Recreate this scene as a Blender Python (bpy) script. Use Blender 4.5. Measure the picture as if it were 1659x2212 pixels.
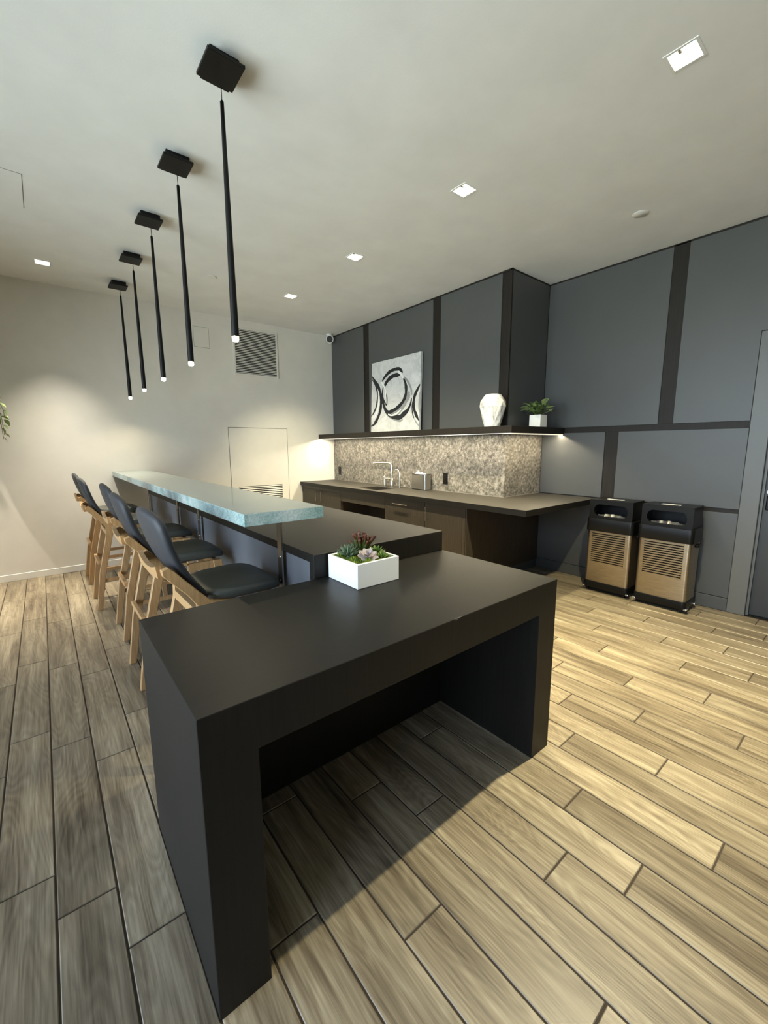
import bpy, bmesh, math, random
from mathutils import Vector, Matrix
random.seed(7)
sc = bpy.context.scene
for o in list(bpy.data.objects): bpy.data.objects.remove(o)
COL = sc.collection
pi = math.pi

# ------------------------------------------------------------------ camera
PITCH, YAW, ROLL = math.radians(-8.963), math.radians(39.079), math.radians(-0.283)
CAM = Vector((-0.2094, -0.9419, 1.4756)); FPX = 899.5
fw = Vector((math.sin(YAW)*math.cos(PITCH), math.cos(YAW)*math.cos(PITCH), math.sin(PITCH)))
rt = Vector((math.cos(YAW), -math.sin(YAW), 0)); up = rt.cross(fw)
r2 = math.cos(ROLL)*rt + math.sin(ROLL)*up; u2 = -math.sin(ROLL)*rt + math.cos(ROLL)*up
cd = bpy.data.cameras.new('camera'); cam = bpy.data.objects.new('camera', cd); COL.objects.link(cam)
cam.matrix_world = Matrix(((r2.x, u2.x, -fw.x, CAM.x), (r2.y, u2.y, -fw.y, CAM.y), (r2.z, u2.z, -fw.z, CAM.z), (0, 0, 0, 1)))
cd.sensor_fit = 'VERTICAL'; cd.sensor_height = 24.0; cd.lens = FPX*24.0/2212.0; cd.clip_start = 0.02
sc.camera = cam

# ------------------------------------------------------------------ light and exposure
sc.view_settings.view_transform = 'Standard'; sc.view_settings.look = 'None'
sc.view_settings.gamma = 1.0; sc.view_settings.use_curve_mapping = False
sc.view_settings.exposure = 0.0
SKY = 72.0; SPOT_W = 1080.0; WASH_W = 820.0; PEND_W = 14.0; STRIP_E = 300.0; LENS_E = 40.0
WARM = (1.0, 0.885, 0.57); SOFT = (1.0, 0.90, 0.72)
sc.cycles.use_denoising = True
sc.cycles.max_bounces = 10; sc.cycles.diffuse_bounces = 5; sc.cycles.glossy_bounces = 4
sc.cycles.transmission_bounces = 8; sc.cycles.transparent_max_bounces = 8
sc.cycles.sample_clamp_indirect = 6.0; sc.cycles.caustics_reflective = False; sc.cycles.caustics_refractive = False
W = bpy.data.worlds.new('world'); sc.world = W; W.use_nodes = True
wn = W.node_tree; bg = wn.nodes['Background']
sky = wn.nodes.new('ShaderNodeTexSky'); sky.sky_type = 'HOSEK_WILKIE'; sky.turbidity = 3.0
sky.sun_direction = (0.3, 0.75, 0.6)
hs = wn.nodes.new('ShaderNodeHueSaturation'); hs.inputs['Saturation'].default_value = .6
wn.links.new(sky.outputs[0], hs.inputs['Color']); wn.links.new(hs.outputs[0], bg.inputs[0]); bg.inputs[1].default_value = SKY

# ------------------------------------------------------------------ dimensions
ZC = 3.257; YW = 5.189; XM = 4.395; XS = 3.673; YB = 1.757      # ceiling, far wall, right wall, chase face, chase end
XL = -3.1; YR = -4.2                                             # left wall, rear wall
H = 0.86; TW = 1.596; TD = 0.728; TL = 0.142                     # low table
XU = 0.723; ZU = 0.976; YE = 4.70                                # raised island counter
ZK = 0.914; XK = 3.015; YK = 1.062                               # counter along the wall
PEND_X = 0.646; PEND_Y = [1.35, 2.20, 3.04, 3.89, 4.74]
DOWN_X = 2.29; DOWN_Y = [-0.094, 1.221, 2.556, 3.891]

# ------------------------------------------------------------------ materials
def mat(name, color=(.5,.5,.5), rough=.5, metal=0.0, spec=.5, emit=None, estr=0.0, **kw):
    m = bpy.data.materials.new(name); m.use_nodes = True
    b = m.node_tree.nodes['Principled BSDF']
    b.inputs['Base Color'].default_value = (*color, 1); b.inputs['Roughness'].default_value = rough
    b.inputs['Metallic'].default_value = metal; b.inputs['Specular IOR Level'].default_value = spec
    if emit: b.inputs['Emission Color'].default_value = (*emit, 1); b.inputs['Emission Strength'].default_value = estr
    for k, v in kw.items(): b.inputs[k].default_value = v
    return m
class N:
    def __init__(s, m): s.t = m.node_tree; s.b = s.t.nodes['Principled BSDF']
    def new(s, typ, **kw):
        n = s.t.nodes.new(typ)
        for k, v in kw.items():
            if k in n.inputs: n.inputs[k].default_value = v
            else: setattr(n, k, v)
        return n
    def link(s, a, b): s.t.links.new(a, b)
    def coords(s, scale=(1,1,1), kind='Object', rnd=0.0):
        c = s.new('ShaderNodeTexCoord'); v = c.outputs[kind]
        if rnd:
            oi = s.new('ShaderNodeObjectInfo'); mu = s.new('ShaderNodeVectorMath', operation='SCALE')
            mu.inputs[0].default_value = (rnd, rnd*1.7, rnd*.6); s.link(oi.outputs['Random'], mu.inputs['Scale'])
            ad = s.new('ShaderNodeVectorMath', operation='ADD'); s.link(v, ad.inputs[0]); s.link(mu.outputs[0], ad.inputs[1]); v = ad.outputs[0]
        mp = s.new('ShaderNodeMapping'); mp.inputs['Scale'].default_value = scale; s.link(v, mp.inputs['Vector'])
        return mp.outputs[0]
    def noise(s, vec, scale, detail=4, rough=.55, dist=0.0):
        n = s.new('ShaderNodeTexNoise'); n.inputs['Scale'].default_value = scale; n.inputs['Detail'].default_value = detail
        n.inputs['Roughness'].default_value = rough; n.inputs['Distortion'].default_value = dist; s.link(vec, n.inputs['Vector']); return n.outputs['Fac']
    def ramp(s, fac, stops):
        r = s.new('ShaderNodeValToRGB'); e = r.color_ramp.elements
        while len(e) < len(stops): e.new(.5)
        for i, (p, c) in enumerate(stops): e[i].position = p; e[i].color = (*c, 1)
        s.link(fac, r.inputs[0]); return r.outputs[0]
    def math(s, op, a, b=0.0):
        n = s.new('ShaderNodeMath', operation=op)
        for i, x in enumerate((a, b)):
            if hasattr(x, 'is_linked'): s.link(x, n.inputs[i])
            else: n.inputs[i].default_value = x
        return n.outputs[0]
    def mix(s, fac, a, b, mode='MIX'):
        n = s.new('ShaderNodeMix', data_type='RGBA', blend_type=mode)
        for i, x in ((0, fac), (6, a), (7, b)):
            if hasattr(x, 'is_linked'): s.link(x, n.inputs[i])
            else: n.inputs[i].default_value = x if i == 0 else (*x, 1)
        return n.outputs[2]
    def bump(s, h, strength=.2, dist=.002):
        n = s.new('ShaderNodeBump'); n.inputs['Strength'].default_value = strength; n.inputs['Distance'].default_value = dist
        s.link(h, n.inputs['Height']); s.link(n.outputs[0], s.b.inputs['Normal'])
    def color(s, c): s.link(c, s.b.inputs['Base Color'])
    def rough(s, c): s.link(c, s.b.inputs['Roughness'])

M = {}
def paint(name, col, rough=.6, bscale=180, bstr=.05):
    m = mat(name, col, rough); n = N(m); v = n.coords((1,1,1)); f = n.noise(v, 3.0, 3)
    n.color(n.ramp(f, [(0.3, tuple(c*.96 for c in col)), (.7, tuple(min(1, c*1.03) for c in col))]))
    n.bump(n.noise(v, bscale, 2), bstr, .001); M[name] = m; return m
paint('wall_white', (.80,.785,.75), .7); paint('ceiling_white', (.87,.875,.88), .85, 120, .25)
paint('panel_grey', (.074,.077,.079), .42, 260, .03); paint('casing_grey', (.115,.118,.117), .4, 260, .03)
paint('knee_grey', (.125,.133,.15), .5, 260, .03); paint('door_grey', (.03,.032,.034), .4)
M['white_gloss'] = mat('white_gloss', (.85,.85,.83), .35); M['ceramic'] = mat('ceramic', (.88,.88,.86), .28)
M['black_matte'] = mat('black_matte', (.004,.004,.004), .5, spec=.25); M['black_plastic'] = mat('black_plastic', (.0035,.0035,.0035), .38, spec=.28)
M['black_void'] = mat('black_void', (.004,.004,.004), .9, spec=.1)
M['chrome'] = mat('chrome', (.8,.8,.78), .12, 1.0); M['steel'] = mat('steel', (.42,.40,.37), .3, 1.0)
M['nickel'] = mat('nickel', (.72,.68,.6), .22, 1.0)
M['lens'] = mat('lens', (1,1,1), .4, emit=(1,.9,.7), estr=LENS_E); M['led'] = mat('led', (1,1,1), .4, emit=(1,.86,.6), estr=STRIP_E)
M['led_side'] = mat('led_side', (1,1,1), .4, emit=(1,.86,.6), estr=1.0)
M['bulb'] = mat('bulb', (1,1,1), .4, emit=(1,.84,.52), estr=45)
M['grout'] = mat('grout', (.055,.04,.028), .9); M['paper'] = mat('paper', (.85,.85,.82), .8)
M['grout_light'] = mat('grout_light', (.30,.285,.255), .8); M['bag'] = mat('bag', (.035,.038,.042), .3)

def brushed(name, col, rough, axis=(2,2,60)):
    m = mat(name, col, rough, 1.0); n = N(m); v = n.coords(axis); f = n.noise(v, 6, 3)
    n.color(n.ramp(f, [(.3, tuple(c*.82 for c in col)), (.7, tuple(min(1, c*1.12) for c in col))])); M[name] = m
brushed('brushed_gold', (.46,.38,.27), .36); brushed('brushed_steel', (.5,.48,.45), .3, (60,60,2))

def laminate(name, dark, light, rough, sc_=(1.5,60,60), spec=.5, rnd=0.0):
    m = mat(name, dark, rough, spec=spec); n = N(m); v = n.coords(sc_, rnd=rnd)
    f = n.noise(v, 3.0, 6, .6); g = n.noise(n.coords((1,1,1), rnd=rnd), 2.0, 2)
    n.color(n.ramp(n.math('ADD', n.math('MULTIPLY', f, .8), n.math('MULTIPLY', g, .2)), [(.3, dark), (.7, light)]))
    n.bump(f, .06, .001); M[name] = m
laminate('slab_dark', (.007,.0065,.0056), (.014,.0127,.0108), .42, (1.5,50,50), .35)
laminate('slab_side', (.0055,.005,.0042), (.0125,.0108,.0088), .5, (50,50,1.5), .3)
laminate('trim_dark', (.011,.009,.0075), (.024,.0195,.0162), .5, (50,50,1.2), .25)
laminate('cabinet_wood', (.019,.0146,.010), (.058,.045,.032), .45, (45,45,2.0), rnd=9)
laminate('worktop', (.021,.0184,.015), (.034,.0295,.0235), .42, (40,1.5,40))
laminate('oak', (.36,.20,.085), (.60,.38,.18), .38, (30,30,2.2), rnd=5)

m = mat('tile_wood', (.4,.3,.2), .34); n = N(m)
v1 = n.coords((26, 1.6, 1), rnd=31.0); v2 = n.coords((5.5, .8, 1), rnd=17.0); v3 = n.coords((150, 4.0, 1), rnd=11.0)
streak = n.noise(v1, 1.0, 5, .6, .3); low = n.noise(v2, 1.0, 2, .5, .4); fine = n.noise(v3, 1.0, 3, .6)
ring = n.math('FRACT', n.math('MULTIPLY', low, 26.0)); rsoft = n.math('ABSOLUTE', n.math('SUBTRACT', ring, .5))
lum = n.math('ADD', n.math('ADD', n.math('MULTIPLY', streak, .62), n.math('MULTIPLY', low, .38)), n.math('ADD', n.math('MULTIPLY', rsoft, .14), n.math('MULTIPLY', fine, .34)))
lum = n.math('SUBTRACT', lum, .195)
c1 = n.ramp(lum, [(.32, (.085,.063,.040)), (.46, (.188,.150,.099)), (.57, (.285,.236,.160)), (.71, (.43,.37,.265))])
oi = n.new('ShaderNodeObjectInfo'); tone = n.math('ADD', n.math('MULTIPLY', oi.outputs['Random'], .34), .83)
tc = n.new('ShaderNodeCombineColor')
for i in range(3): n.link(tone, tc.inputs[i])
n.color(n.mix(1.0, c1, tc.outputs[0], 'MULTIPLY')); n.rough(n.math('ADD', n.math('MULTIPLY', fine, .22), .27))
n.bump(n.math('ADD', fine, n.math('MULTIPLY', rsoft, .6)), .18, .0012); M['tile_wood'] = m

m = mat('splash_stone', (.3,.28,.24), .45); n = N(m); v = n.coords((1,1,1))
a = n.noise(v, 32, 8, .72, .15); b_ = n.noise(v, 6, 3)
n.color(n.ramp(n.math('ADD', n.math('MULTIPLY', a, .85), n.math('MULTIPLY', b_, .15)), [(.35, (.034,.031,.026)), (.46, (.105,.097,.083)), (.54, (.20,.187,.163)), (.66, (.38,.362,.325))]))
n.bump(a, .15, .002); M['splash_stone'] = m

m = mat('leather', (.066,.069,.060), .38); n = N(m); v = n.coords((1,1,1)); f = n.noise(v, 160, 3)
n.bump(f, .12, .0008); M['leather'] = m
m = mat('back_fabric', (.030,.032,.038), .6); n = N(m); v = n.coords((1,1,1)); f = n.noise(v, 240, 3); n.bump(f, .15, .0008); M['back_fabric'] = m

m = mat('glass_top', (.36,.44,.43), .10, spec=.5); n = N(m); v = n.coords((1,1,1)); f = n.noise(v, 7, 4)
m.node_tree.nodes['Principled BSDF'].inputs['Transmission Weight'].default_value = .45
n.color(n.ramp(f, [(.3, (.46,.57,.56)), (.7, (.58,.68,.665))])); M['glass_top'] = m
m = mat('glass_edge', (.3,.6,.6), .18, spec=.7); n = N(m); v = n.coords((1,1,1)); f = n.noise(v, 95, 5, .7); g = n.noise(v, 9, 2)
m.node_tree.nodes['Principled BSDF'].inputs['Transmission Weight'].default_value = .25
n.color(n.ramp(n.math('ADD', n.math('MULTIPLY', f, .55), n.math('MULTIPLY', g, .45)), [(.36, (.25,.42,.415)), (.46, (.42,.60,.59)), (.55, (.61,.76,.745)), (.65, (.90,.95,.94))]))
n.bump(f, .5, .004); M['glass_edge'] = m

m = mat('marble', (.8,.8,.78), .25); n = N(m); v = n.coords((2.2,2.2,1.0), rnd=3); f = n.noise(v, 5, 5, .6, 1.6)
n.color(n.ramp(f, [(.34, (.36,.35,.34)), (.46, (.72,.71,.69)), (.56, (.86,.85,.83))])); M['marble'] = m
m = mat('canvas_paint', (.6,.6,.6), .6); n = N(m); v = n.coords((1,1,1)); f = n.noise(v, 6, 6, .65, 1.2)
n.color(n.ramp(f, [(.3, (.46,.47,.48)), (.5, (.58,.585,.59)), (.68, (.68,.68,.68))])); n.bump(n.noise(v, 60, 4), .2, .002); M['canvas_paint'] = m
M['stroke_black'] = mat('stroke_black', (.012,.013,.016), .4); M['stroke_grey'] = mat('stroke_grey', (.26,.27,.275), .5); M['stroke_white'] = mat('stroke_white', (.80,.80,.79), .5)
def leafmat(name, a, b, rough=.4):
    m = mat(name, a, rough); n = N(m); f = n.noise(n.coords((1,1,1), rnd=5), 22, 3)
    n.color(n.ramp(f, [(.35, a), (.65, b)])); M[name] = m
leafmat('leaf_green', (.045,.10,.02), (.16,.26,.06)); leafmat('leaf_pale', (.16,.24,.06), (.42,.50,.22))
leafmat('succ_lilac', (.34,.28,.28), (.50,.44,.43), .5); leafmat('succ_green', (.06,.11,.06), (.16,.22,.13), .5)
leafmat('succ_bright', (.09,.17,.03), (.22,.32,.07)); leafmat('succ_red', (.05,.012,.008), (.12,.04,.02)); leafmat('succ_stem', (.05,.09,.02), (.13,.16,.04))
leafmat('moss_green', (.05,.09,.01), (.22,.30,.03), .9); M['soil'] = mat('soil', (.03,.022,.015), .95)
# window pane: clear, with a glossy reflection
m = bpy.data.materials.new('pane'); m.use_nodes = True; nt = m.node_tree; nt.nodes.clear()
o_ = nt.nodes.new('ShaderNodeOutputMaterial'); mx = nt.nodes.new('ShaderNodeMixShader'); tr = nt.nodes.new('ShaderNodeBsdfTransparent'); gl = nt.nodes.new('ShaderNodeBsdfGlossy')
gl.inputs['Roughness'].default_value = .02; fr = nt.nodes.new('ShaderNodeFresnel'); nt.links.new(fr.outputs[0], mx.inputs[0]); nt.links.new(tr.outputs[0], mx.inputs[1]); nt.links.new(gl.outputs[0], mx.inputs[2]); nt.links.new(mx.outputs[0], o_.inputs[0]); M['pane'] = m

# ------------------------------------------------------------------ mesh helpers
class B:
    """collects shapes; .build() links them as one mesh object"""
    def __init__(s): s.v = []; s.f = []; s.mi = []; s.cur = 0
    def add(s, vs, fs):
        k = len(s.v); s.v += [tuple(v) for v in vs]; s.f += [tuple(i+k for i in f) for f in fs]; s.mi += [s.cur]*len(fs); return s
    def from_bm(s, bm):
        bm.verts.index_update(); s.add([v.co.copy() for v in bm.verts], [[v.index for v in f.verts] for f in bm.faces]); bm.free(); return s
    def box(s, x0, x1, y0, y1, z0, z1, bev=0.0, seg=1, M4=None):
        bm = bmesh.new(); bmesh.ops.create_cube(bm, size=1)
        for v in bm.verts: v.co = Vector((x0+(v.co.x+.5)*(x1-x0), y0+(v.co.y+.5)*(y1-y0), z0+(v.co.z+.5)*(z1-z0)))
        if bev: bmesh.ops.bevel(bm, geom=list(bm.edges), offset=bev, segments=seg, profile=.5, affect='EDGES')
        if M4: bmesh.ops.transform(bm, matrix=M4, verts=bm.verts)
        return s.from_bm(bm)
    def prism(s, poly, z0, z1, axis='z', bev=0.0, seg=2):
        """extrude a 2-D polygon along an axis: z -> (x,y), x -> (y,z), y -> (x,z)"""
        def P(a, b, c): return (a, b, c) if axis == 'z' else ((c, a, b) if axis == 'x' else (a, c, b))
        bm = bmesh.new(); lo = [bm.verts.new(P(a, b, z0)) for a, b in poly]; hi = [bm.verts.new(P(a, b, z1)) for a, b in poly]
        n_ = len(poly); bm.faces.new(lo); bm.faces.new(hi)
        for i in range(n_): bm.faces.new((lo[i], lo[(i+1) % n_], hi[(i+1) % n_], hi[i]))
        bmesh.ops.recalc_face_normals(bm, faces=bm.faces)
        if bev: bmesh.ops.bevel(bm, geom=list(bm.edges), offset=bev, segments=seg, profile=.5, affect='EDGES')
        return s.from_bm(bm)
    def tube(s, pts, rad, n=10, cap=True):
        pts = [Vector(p) for p in pts]; rads = rad if isinstance(rad, (list, tuple)) else [rad]*len(pts); k = len(s.v); rings = []
        for i, p in enumerate(pts):
            t = (pts[min(i+1, len(pts)-1)]-pts[max(i-1, 0)]).normalized()
            if i == 0: a = t.orthogonal().normalized()
            else: a = (a - t*a.dot(t)).normalized()
            b = t.cross(a); rings.append([p+(a*math.cos(2*pi*j/n)+b*math.sin(2*pi*j/n))*rads[i] for j in range(n)])
        vs = [v for r in rings for v in r]; fs = []
        for i in range(len(pts)-1):
            for j in range(n): fs.append((i*n+j, i*n+(j+1) % n, (i+1)*n+(j+1) % n, (i+1)*n+j))
        if cap: fs.append(tuple(reversed(range(n)))); fs.append(tuple((len(pts)-1)*n+j for j in range(n)))
        return s.add(vs, fs)
    def lathe(s, prof, c=(0,0,0), n=20, rot=0.0):
        vs = []; fs = []
        for r, z in prof:
            for j in range(n): vs.append((c[0]+r*math.cos(2*pi*j/n+rot), c[1]+r*math.sin(2*pi*j/n+rot), c[2]+z))
        for i in range(len(prof)-1):
            for j in range(n): fs.append((i*n+j, i*n+(j+1) % n, (i+1)*n+(j+1) % n, (i+1)*n+j))
        fs.append(tuple(reversed(range(n)))); fs.append(tuple((len(prof)-1)*n+j for j in range(n)))
        return s.add(vs, fs)
    def pillow(s, outline, T, fn, rings=None):
        """a stuffed slab: outline in (a,b), half thickness T, fn(a,b,n) -> point"""
        rings = rings or [(.5, 1.0), (.86, .96), (.95, .8), (.99, .45), (1.0, 0), (.99, -.45), (.95, -.8), (.86, -.96), (.5, -1.0)]
        ca = sum(p[0] for p in outline)/len(outline); cb = sum(p[1] for p in outline)/len(outline); n = len(outline)
        vs = [fn(ca, cb, T)]; fs = []
        for k_, (q, h) in enumerate(rings):
            for a, b in outline: vs.append(fn(ca+(a-ca)*q, cb+(b-cb)*q, T*h))
        vs.append(fn(ca, cb, -T)); L = len(rings)
        for j in range(n): fs.append((0, 1+j, 1+(j+1) % n))
        for i in range(L-1):
            for j in range(n): fs.append((1+i*n+j, 1+(i+1)*n+j, 1+(i+1)*n+(j+1) % n, 1+i*n+(j+1) % n))
        for j in range(n): fs.append((len(vs)-1, 1+(L-1)*n+(j+1) % n, 1+(L-1)*n+j))
        return s.add(vs, fs)
    def mesh(s, name, mats, smooth=False, off=(0,0,0)):
        me = bpy.data.meshes.new(name); me.from_pydata([(v[0]-off[0], v[1]-off[1], v[2]-off[2]) for v in s.v], [], s.f)
        for m_ in (mats if isinstance(mats, (list, tuple)) else [mats]): me.materials.append(M[m_])
        me.polygons.foreach_set('material_index', s.mi)
        bm = bmesh.new(); bm.from_mesh(me); bmesh.ops.recalc_face_normals(bm, faces=bm.faces); bm.to_mesh(me); bm.free()
        if smooth:
            me.polygons.foreach_set('use_smooth', [True]*len(me.polygons)); me.set_sharp_from_angle(angle=math.radians(40))
        return me
    def build(s, name, mats, parent=None, smooth=False, at=None):
        """at: world position of the object's own origin; the shapes were given in world coordinates. Under a parent they were given relative to the parent's base."""
        off = at or (0,0,0); me = s.mesh(name, mats, smooth, off); o = bpy.data.objects.new(name, me); COL.objects.link(o); o.location = off
        if parent: o.parent = parent
        return o
def tag(o, label=None, cat=None, group=None, kind=None):
    for k, v in (('label', label), ('category', cat), ('group', group), ('kind', kind)):
        if v: o[k] = v
    return o
def thing(name, label, cat, loc=(0,0,0), group=None, rotz=0.0):
    o = bpy.data.objects.new(name, None); o.empty_display_size = .1; COL.objects.link(o); o.location = loc; o.rotation_euler = (0,0,rotz)
    return tag(o, label, cat, group)
def place(mesh, name, parent, loc=(0,0,0), rot=(0,0,0), scale=(1,1,1)):
    o = bpy.data.objects.new(name, mesh); COL.objects.link(o); o.location = loc; o.rotation_euler = rot; o.scale = scale; o.parent = parent; return o
def dup(root, loc, rotz=None, label=None):
    r = root.copy(); COL.objects.link(r); r.location = loc
    if rotz is not None: r.rotation_euler = (0,0,rotz)
    if label: r['label'] = label
    for ch in list(root.children):
        c = ch.copy(); COL.objects.link(c); c.parent = r
        for g in list(ch.children): d = g.copy(); COL.objects.link(d); d.parent = c
    return r
def struct(o, label): return tag(o, label, 'room', kind='structure')
def spot(name, loc, power, size=110, blend=.6, radius=.03, color=WARM, aim=None, parent=None):
    l = bpy.data.lights.new(name, 'SPOT'); l.energy = power; l.spot_size = math.radians(size); l.spot_blend = blend; l.shadow_soft_size = radius; l.color = color
    o = bpy.data.objects.new(name, l); COL.objects.link(o); o.location = loc
    if aim: o.rotation_euler = Vector(aim).to_track_quat('-Z', 'Y').to_euler()
    if parent: o.parent = parent
    return o

# ------------------------------------------------------------------ room shell
floor = struct(B().box(XL-.1, XM+.15, YR-.1, YW+.1, -.12, -.0035).build('floor', 'grout'), 'wood-look plank tile floor with dark grout lines')
struct_cuts = [(DOWN_X, y) for y in DOWN_Y] + [(-.019, 4.545), (-1.354, 4.545)]
HS = .058
xs = sorted({XL-.1, XM+.15} | {c[0]+d for c in struct_cuts for d in (-HS, HS)}); ys = sorted({YR-.1, YW+.1} | {c[1]+d for c in struct_cuts for d in (-HS, HS)})
b = B()
for i in range(len(xs)-1):
    for j in range(len(ys)-1):
        cx, cy = (xs[i]+xs[i+1])/2, (ys[j]+ys[j+1])/2
        if any(abs(cx-c[0]) < HS and abs(cy-c[1]) < HS for c in struct_cuts): continue
        b.add([(xs[i], ys[j], ZC), (xs[i+1], ys[j], ZC), (xs[i+1], ys[j+1], ZC), (xs[i], ys[j+1], ZC)], [(0, 1, 2, 3)])
b.box(XL-.1, XM+.15, YR-.1, YW+.1, ZC+.2, ZC+.3)
ceiling = struct(b.build('ceiling', 'ceiling_white'), 'flat off-white plaster ceiling with square recessed lights')
pan = B().box(-.74, -.128, 2.93, 3.425, ZC-.002, ZC+.004, .0015).build('access_panel', 'ceiling_white', ceiling)
B().box(-.133, -.125, 2.925, 3.43, ZC-.0006, ZC+.004).box(-.745, -.125, 2.925, 2.931, ZC-.0006, ZC+.004).build('panel_joint', 'casing_grey', ceiling)
wall_far = struct(B().box(XL-.1, XM+.15, YW, YW+.1, 0, ZC+.2).build('wall_far', 'wall_white'), 'warm white end wall behind the bar')
struct(B().box(XL-.1, XM+.15, YR-.1, YR, 0, ZC+.2).build('wall_rear', 'wall_white'), 'white wall behind the viewer')
# left wall with two tall windows
wins = [(-2.1, -.6), (-.4, 1.1), (1.3, 2.8)]; WZ0, WZ1 = .12, 3.05
b = B().box(XL-.1, XL, YR, YW, 0, WZ0).box(XL-.1, XL, YR, YW, WZ1, ZC+.2)
e = [YR] + [v for w in wins for v in w] + [YW]
for i in range(0, len(e), 2): b.box(XL-.1, XL, e[i], e[i+1], WZ0, WZ1)
struct(b.build('wall_left', 'wall_white'), 'white wall with tall windows')
for i, (a, c) in enumerate(wins):
    w = struct(B().box(XL-.07, XL-.03, a, a+.05, WZ0, WZ1).box(XL-.07, XL-.03, c-.05, c, WZ0, WZ1).box(XL-.07, XL-.03, a+.05, c-.05, WZ0, WZ0+.05).box(XL-.07, XL-.03, a+.05, c-.05, WZ1-.05, WZ1).build('window_%d' % (i+1), 'black_matte'), 'tall dark framed window letting in daylight')
    B().box(XL-.054, XL-.048, a+.05, c-.05, WZ0+.05, WZ1-.05).build('window_pane', 'pane', w)
    l = bpy.data.lights.new('sky_portal', 'AREA'); l.shape = 'RECTANGLE'; l.size = WZ1-WZ0; l.size_y = c-a; l.cycles.is_portal = True
    po = bpy.data.objects.new('sky_portal', l); COL.objects.link(po); po.location = (XL-.09, (a+c)/2, (WZ0+WZ1)/2); po.rotation_euler = (0, -pi/2, 0)
struct(B().box(XL, XM, YW-.012, YW, 0, .075, .002).build('baseboard_far', 'white_gloss'), 'low white baseboard under the end wall')

# right wall core, with grey panels and dark wood strips proud of it
DOOR0 = -.245; DOOR1 = -1.18; DOORZ = 2.30
b = B().box(XM+.02, XM+.15, DOOR0, YW, 0, ZC+.2).box(XM+.02, XM+.15, YR, DOOR1, 0, ZC+.2).box(XM+.02, XM+.15, DOOR1, DOOR0, DOORZ, ZC+.2)
wall_right = struct(b.build('wall_right', 'trim_dark'), 'grey panelled wall with dark wood strips')
def panel(y0, y1, z0, z1, m='panel_grey'): return B().box(XM, XM+.021, y0, y1, z0, z1, .0025).build('panel', m, wall_right)
panel(.563, YB-.002, 1.672, 3.237); B().prism([(-.118, 1.672), (.440, 1.672), (.440, 3.237), (-1.25, 3.237), (-1.25, 2.381), (-.118, 2.381)], XM, XM+.021, 'x', .0025, 1).build('panel', 'panel_grey', wall_right)
panel(1.040, YB-.002, .92, 1.613); panel(-.118, .908, .920, 1.613); panel(-.118, YB-.002, .122, .884)
panel(YR, -1.35, .12, 3.237)
bb = B().box(XM-.001, XM+.021, -.118, YB-.002, 0, .117, .002).build('baseboard_right', 'panel_grey', None); struct(bb, 'flush grey baseboard under the panelled wall')
for nm, args in (('strip', (.440, .563, 1.672, 3.25)), ('strip', (.908, 1.040, .92, 1.613)), ('strip', (-.118, YB-.002, 1.613, 1.672)), ('strip', (-.118, YB-.002, .884, .92)), ('strip', (-1.25, YB-.002, 3.24, ZC))):
    y0, y1, z0, z1 = args; B().box(XM+.010, XM+.0205, y0+.0005, y1-.0005, z0+.0005, z1-.0005).build(nm, 'trim_dark', wall_right)
# door in the right wall
casing = B()
casing.box(XM-.006, XM+.06, DOOR0, -.12, 0, 2.377, .003).box(XM-.006, XM+.06, -1.30, DOOR1, 0, 2.377, .003).box(XM-.006, XM+.06, DOOR1, DOOR0, DOORZ, 2.377, .003)
casing.box(XM+.03, XM+.075, DOOR0-.018, DOOR0, 0, DOORZ)
dr = struct(casing.build('door_1', 'casing_grey'), 'dark grey door in a wide grey casing')
B().box(XM+.062, XM+.10, DOOR1, DOOR0, .006, DOORZ, .002).build('door_leaf', 'door_grey', dr)
B().box(XM+.021, XM+.149, DOOR1, DOOR0, -.001, .0055).build('light_stop', 'black_matte', dr)  # dark sill added to block daylight leaking in under the door
lk = B().box(XM+.045, XM+.063, -.345, -.278, .93, 1.055, .008, 2).build('lock_plate', 'black_plastic', dr)
B().tube([(XM+.063, -.305, 1.085), (XM+.035, -.305, 1.085)], .026, 20).tube([(XM+.04, -.305, 1.085), (XM+.02, -.305, 1.085)], .013, 14).tube([(XM+.02, -.305, 1.085), (XM+.018, -.42, 1.085)], .009, 12).build('lever_handle', 'chrome', dr, True)
# chase with shelf, in front of the right wall
chase = struct(B().box(XS+.022, XM+.03, YB+.022, YW, 0, ZC+.1).build('wall_chase', 'trim_dark'), 'boxed-out wall faced with grey panels and stone splashback')
def cpanel(y0, y1, z0=1.672, z1=3.237): return B().box(XS, XS+.0225, y0, y1, z0, z1, .0025).build('panel', 'panel_grey', chase)
cpanel(4.313, YW); cpanel(2.868, 4.176); cpanel(1.873, 2.738)
B().box(XS+.02, XM, YB, YB+.0225, 1.672, 3.237, .0025).build('panel', 'panel_grey', chase)
for y0, y1 in ((4.177, 4.312), (2.739, 2.867), (YB, 1.872)):
    B().box(XS+.012, XS+.0225, y0, y1, 1.672, 3.25).build('strip', 'trim_dark', chase)
B().box(XS, XS+.0225, YB-.001, YB+.018, 1.672, 3.237, .002).build('corner_post', 'trim_dark', chase)
B().box(XS+.006, XS+.0225, YB, YW, 3.24, ZC).box(XS+.006, XM, YB+.006, YB+.0225, 3.24, ZC).build('reveal_strip', 'trim_dark', chase)  # dark wood strip set back above the panels
for y0, y1 in ((2.444, YW), (YB, 2.440)): B().box(XS, XS+.0225, y0, y1, .918, 1.60, .0012).build('splash_slab', 'splash_stone', chase)
B().box(XS+.002, XM, YB-.0005, YB+.0225, .918, 1.60, .0012).build('splash_slab', 'splash_stone', chase)
B().box(XS+.0005, XS+.004, 2.4408, 2.4432, .918, 1.599).build('seam', 'grout_light', chase)
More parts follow.
